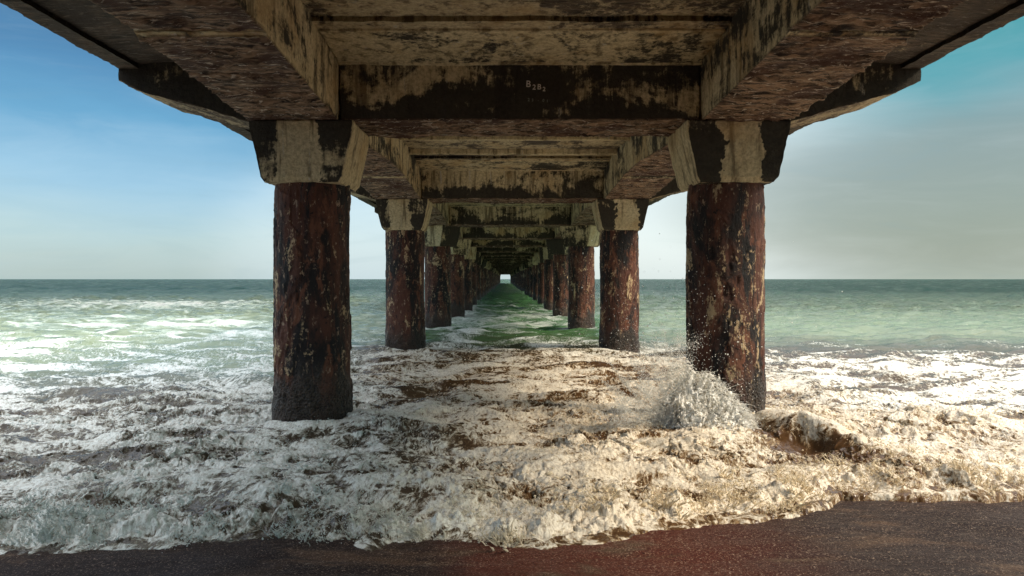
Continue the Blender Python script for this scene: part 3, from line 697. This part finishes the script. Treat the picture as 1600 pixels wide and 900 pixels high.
# crests inside the broken water
n = 26000
x = R.uniform(-5.5, 6.5, n); y = R.uniform(4.2, 9.5, n)
zc, cv, _, _, tb, e = sea(x, y)
zt = sea(x, y - 0.05)[0]
score = (zc - zt) * 8 + tb * 0.4 + 0.8 * p2(x * 1.8, y * 1.8)
kk = (e > 0.1) & (score > 0.30) & (cv > 0.30); x, y = x[kk], y[kk]; n = len(x)
P2_, rad2 = strands(x, y, 5, 0.008 + R.gamma(1.6, 0.006, n), R.uniform(0.0022, 0.0048, n), R.normal(0, 0.5, n), R.normal(-0.3, 0.4, n))
V2, F2 = tubes(P2_, rad2)
F2 = F2 + len(V1)
stuff('foam_strands', mesh_np('foam_strands', np.concatenate([V1, V2]), np.concatenate([F1, F2])), M_SPRAY,
      'ragged threads of foam thrown up along the wash and its crests', 'foam')
# droplets above the wash
n = 24000; src = np.concatenate([tips, P2_[:, -1]]); src = src[R.integers(0, len(src), n)]
C = src + np.stack([R.normal(0, .03, n), R.normal(-.01, .03, n), R.normal(0.005, .02, n)], 1)
Vb, Fb = balls(C, R.gamma(2.2, 0.0010, n) + 0.0009)
stuff('foam_droplets', mesh_np('foam_droplets', Vb, Fb), M_SPRAY, 'fine white droplets scattered above the broken wave', 'water drops')
# frothy lumps
n = 16000; x = R.uniform(-5.5, 6.5, n); y = R.uniform(3.9, 9.5, n); zc, cv, _, _, tb, e = sea(x, y)
sc_ = cv + 0.35 * p2(x * 1.7 + 9, y * 2.4) + 0.25 * p2(x * 6, y * 8)
kk = (e > 0.04) & (sc_ > 0.66) & (R.random(n) < np.clip(1.5 - y * 0.12, 0.2, 1)); x, y, zc = x[kk], y[kk], zc[kk]; n = len(x)
r = 0.003 + R.gamma(1.5, 0.0024, n)
Vb, Fb = balls(np.stack([x, y, zc + r * 0.1], 1), r, ico(2), np.stack([R.uniform(.9, 1.6, n), R.uniform(.8, 1.3, n), R.uniform(.5, .95, n)], 1), 0.5)
stuff('foam_froth', mesh_np('foam_froth', Vb, Fb), M_SPRAY, 'lumpy cream froth heaped on the broken wave near the beach', 'foam')

# the splash against the right-hand column
def splash():
    ox, oy = 1.72, 6.86                                     # foot of the burst, on the camera side of the column
    Vs, Fs = [], []; nv = 0
    def addm(V, Fc):
        nonlocal nv
        if Fc.shape[1] == 4: Fc = np.concatenate([Fc[:, [0, 1, 2]], Fc[:, [0, 2, 3]]])
        Vs.append(V); Fs.append(Fc + nv); nv += len(V)
    # envelope of the white lobe, height over x
    ex = np.array([-0.62, -0.50, -0.42, -0.34, -0.22, -0.08, 0.05, 0.18, 0.30, 0.46, 0.6]); eh = np.array([0.04, 0.16, 0.40, 0.60, 0.66, 0.58, 0.56, 0.42, 0.30, 0.12, 0.03])
    # folded sheets
    for q in range(7):
        nu, nv_ = 150, 90; u = np.linspace(-0.60, 0.60, nu)[None]; v = np.linspace(0, 1, nv_)[:, None]
        H = np.interp(u, ex, eh) * (1.0 - 0.11 * q) * (1 + 0.16 * p2(u * 7 + q * 5, u * 0 + q) + 0.10 * p2(u * 23 + q * 5, u * 0 + q)) ; dep = 0.30 * np.sin(v * np.pi * 0.5) - 0.045 * q
        X_ = ox + u * (1.0 - 0.12 * v) + 0.05 * p2(u * 4 + q, v * 4) + 0 * v; Z_ = 0.06 + H * v
        Y_ = oy - 0.26 - 0.05 * q + dep * 0.55 + 0.5 * np.abs(u) ** 1.6 * 0.3 + 0 * v
        P = np.stack([X_, Y_, Z_], -1).reshape(-1, 3)
        S3 = np.stack([(P[:, 0] - ox + 0.25) / (0.35 + P[:, 2]) * 0.9, P[:, 1] * 0.6, P[:, 2] * 0.45], 1); dn = 0.085 * np.abs(fbm3(S3 + q, 9.0, 5, 0.66)) + 0.03 * np.abs(fbm3(P + q, 16.0, 3, 0.6)); P[:, 1] -= dn; P[:, 2] += 0.4 * dn - 0.01; P[:, 0] += 0.03 * fbm3(P + 5, 9, 3)
        i_ = (np.arange(nv_ - 1)[:, None] * nu + np.arange(nu - 1)[None]).ravel()
        Fc = np.stack([i_, i_ + 1, i_ + nu + 1, i_ + nu], 1)
        cen = P[Fc].mean(1); cs = np.stack([(cen[:, 0] - ox + 0.25) / (0.35 + cen[:, 2]) * 0.9, cen[:, 1], cen[:, 2] * 0.6], 1); hole = 1.15 * fbm3(cs + q * 3, 15.0, 5, 0.68) + 0.55 * (cen[:, 2] / 0.6) * 0.5
        Fc = Fc[hole < 0.22 + 0.14 * (q % 3)]
        # each sheet has a back skin 4 mm behind, so it is a real film of water
        Pb = P + np.array([0, 0.004, -0.001])
        addm(P, Fc); addm(Pb, Fc[:, ::-1])
    # threads flung outwards
    n = 3000; u = R.uniform(-0.58, 0.50, n); th = R.uniform(0.15, 1.02, n); H = np.interp(u, ex, eh) * th * (1 + 0.16 * p2(u * 14, u * 0 + 2))
    p0 = np.stack([ox + u, oy - 0.30 + 0.2 * th + 0.12 * np.abs(u) + R.normal(0, 0.05, n), 0.06 + H], 1)
    dirx = u * 1.4 + R.normal(0, .35, n); L = 0.02 + R.gamma(1.8, 0.020, n); t = np.linspace(0, 1, 6)[None]
    sw = R.uniform(0, 6.28, n)[:, None]
    P = np.stack([p0[:, 0:1] + dirx[:, None] * L[:, None] * t + 0.25 * L[:, None] * np.sin(4 * t + sw), p0[:, 1:2] - 0.3 * L[:, None] * t + 0.2 * L[:, None] * np.cos(5 * t + sw),
                  p0[:, 2:3] + L[:, None] * (R.uniform(-0.3, 1.0, n)[:, None] * t - 0.3 * t * t)], -1)
    addm(*tubes(P, R.uniform(0.0014, 0.0038, n)[:, None] * (1.1 - t * 0.8)))
    # white lumps on the lobe
    n = 900; u = R.uniform(-0.5, 0.5, n); th = R.uniform(0, 1, n) ** 0.8; H = np.interp(u, ex, eh) * th
    addm(*balls(np.stack([ox + u, oy - 0.34 + 0.2 * th + 0.12 * np.abs(u) + R.normal(0, 0.03, n), 0.06 + H], 1), 0.002 + R.gamma(1.5, 0.0028, n), ico(2), None, 0.5))
    # fan of drops to the left
    n = 34000; a = R.uniform(radians(72), radians(172), n); rr = 0.95 * np.sqrt(R.uniform(0.02, 1.0, n)) * (1 - 0.22 * (a - 1.54)) * (1 + 0.45 * p2(a * 8, a * 0) + 0.2 * p2(a * 23, a * 0))
    C = np.stack([ox - 0.34 + np.cos(a) * rr * 0.85, oy - 0.15 + R.normal(0, 0.10, n), 0.10 + np.sin(a) * rr * 0.92], 1)
    kk = R.random(n) < np.clip(1.15 - rr * 0.75 + 0.5 * p2(C[:, 0] * 7, C[:, 2] * 7) + 0.7 * p2(a * 12, a * 0 + 4), 0, 1); C = C[kk]
    addm(*balls(C, 0.0009 + R.gamma(1.6, 0.0007, len(C))))
    # stray drops far and wide
    n = 2600; C = np.stack([R.normal(ox - 0.45, 0.55, n), R.normal(oy - 0.1, 0.35, n), np.abs(R.normal(0.35, 0.45, n)) + 0.1], 1)
    addm(*balls(C, 0.0014 + R.gamma(1.8, 0.0009, n)))
    return mesh_np('splash', np.concatenate(Vs), np.concatenate(Fs), True)
stuff('wave_splash', splash(), M_BURST, 'white burst of spray leaping up beside the nearest right-hand column', 'splash')
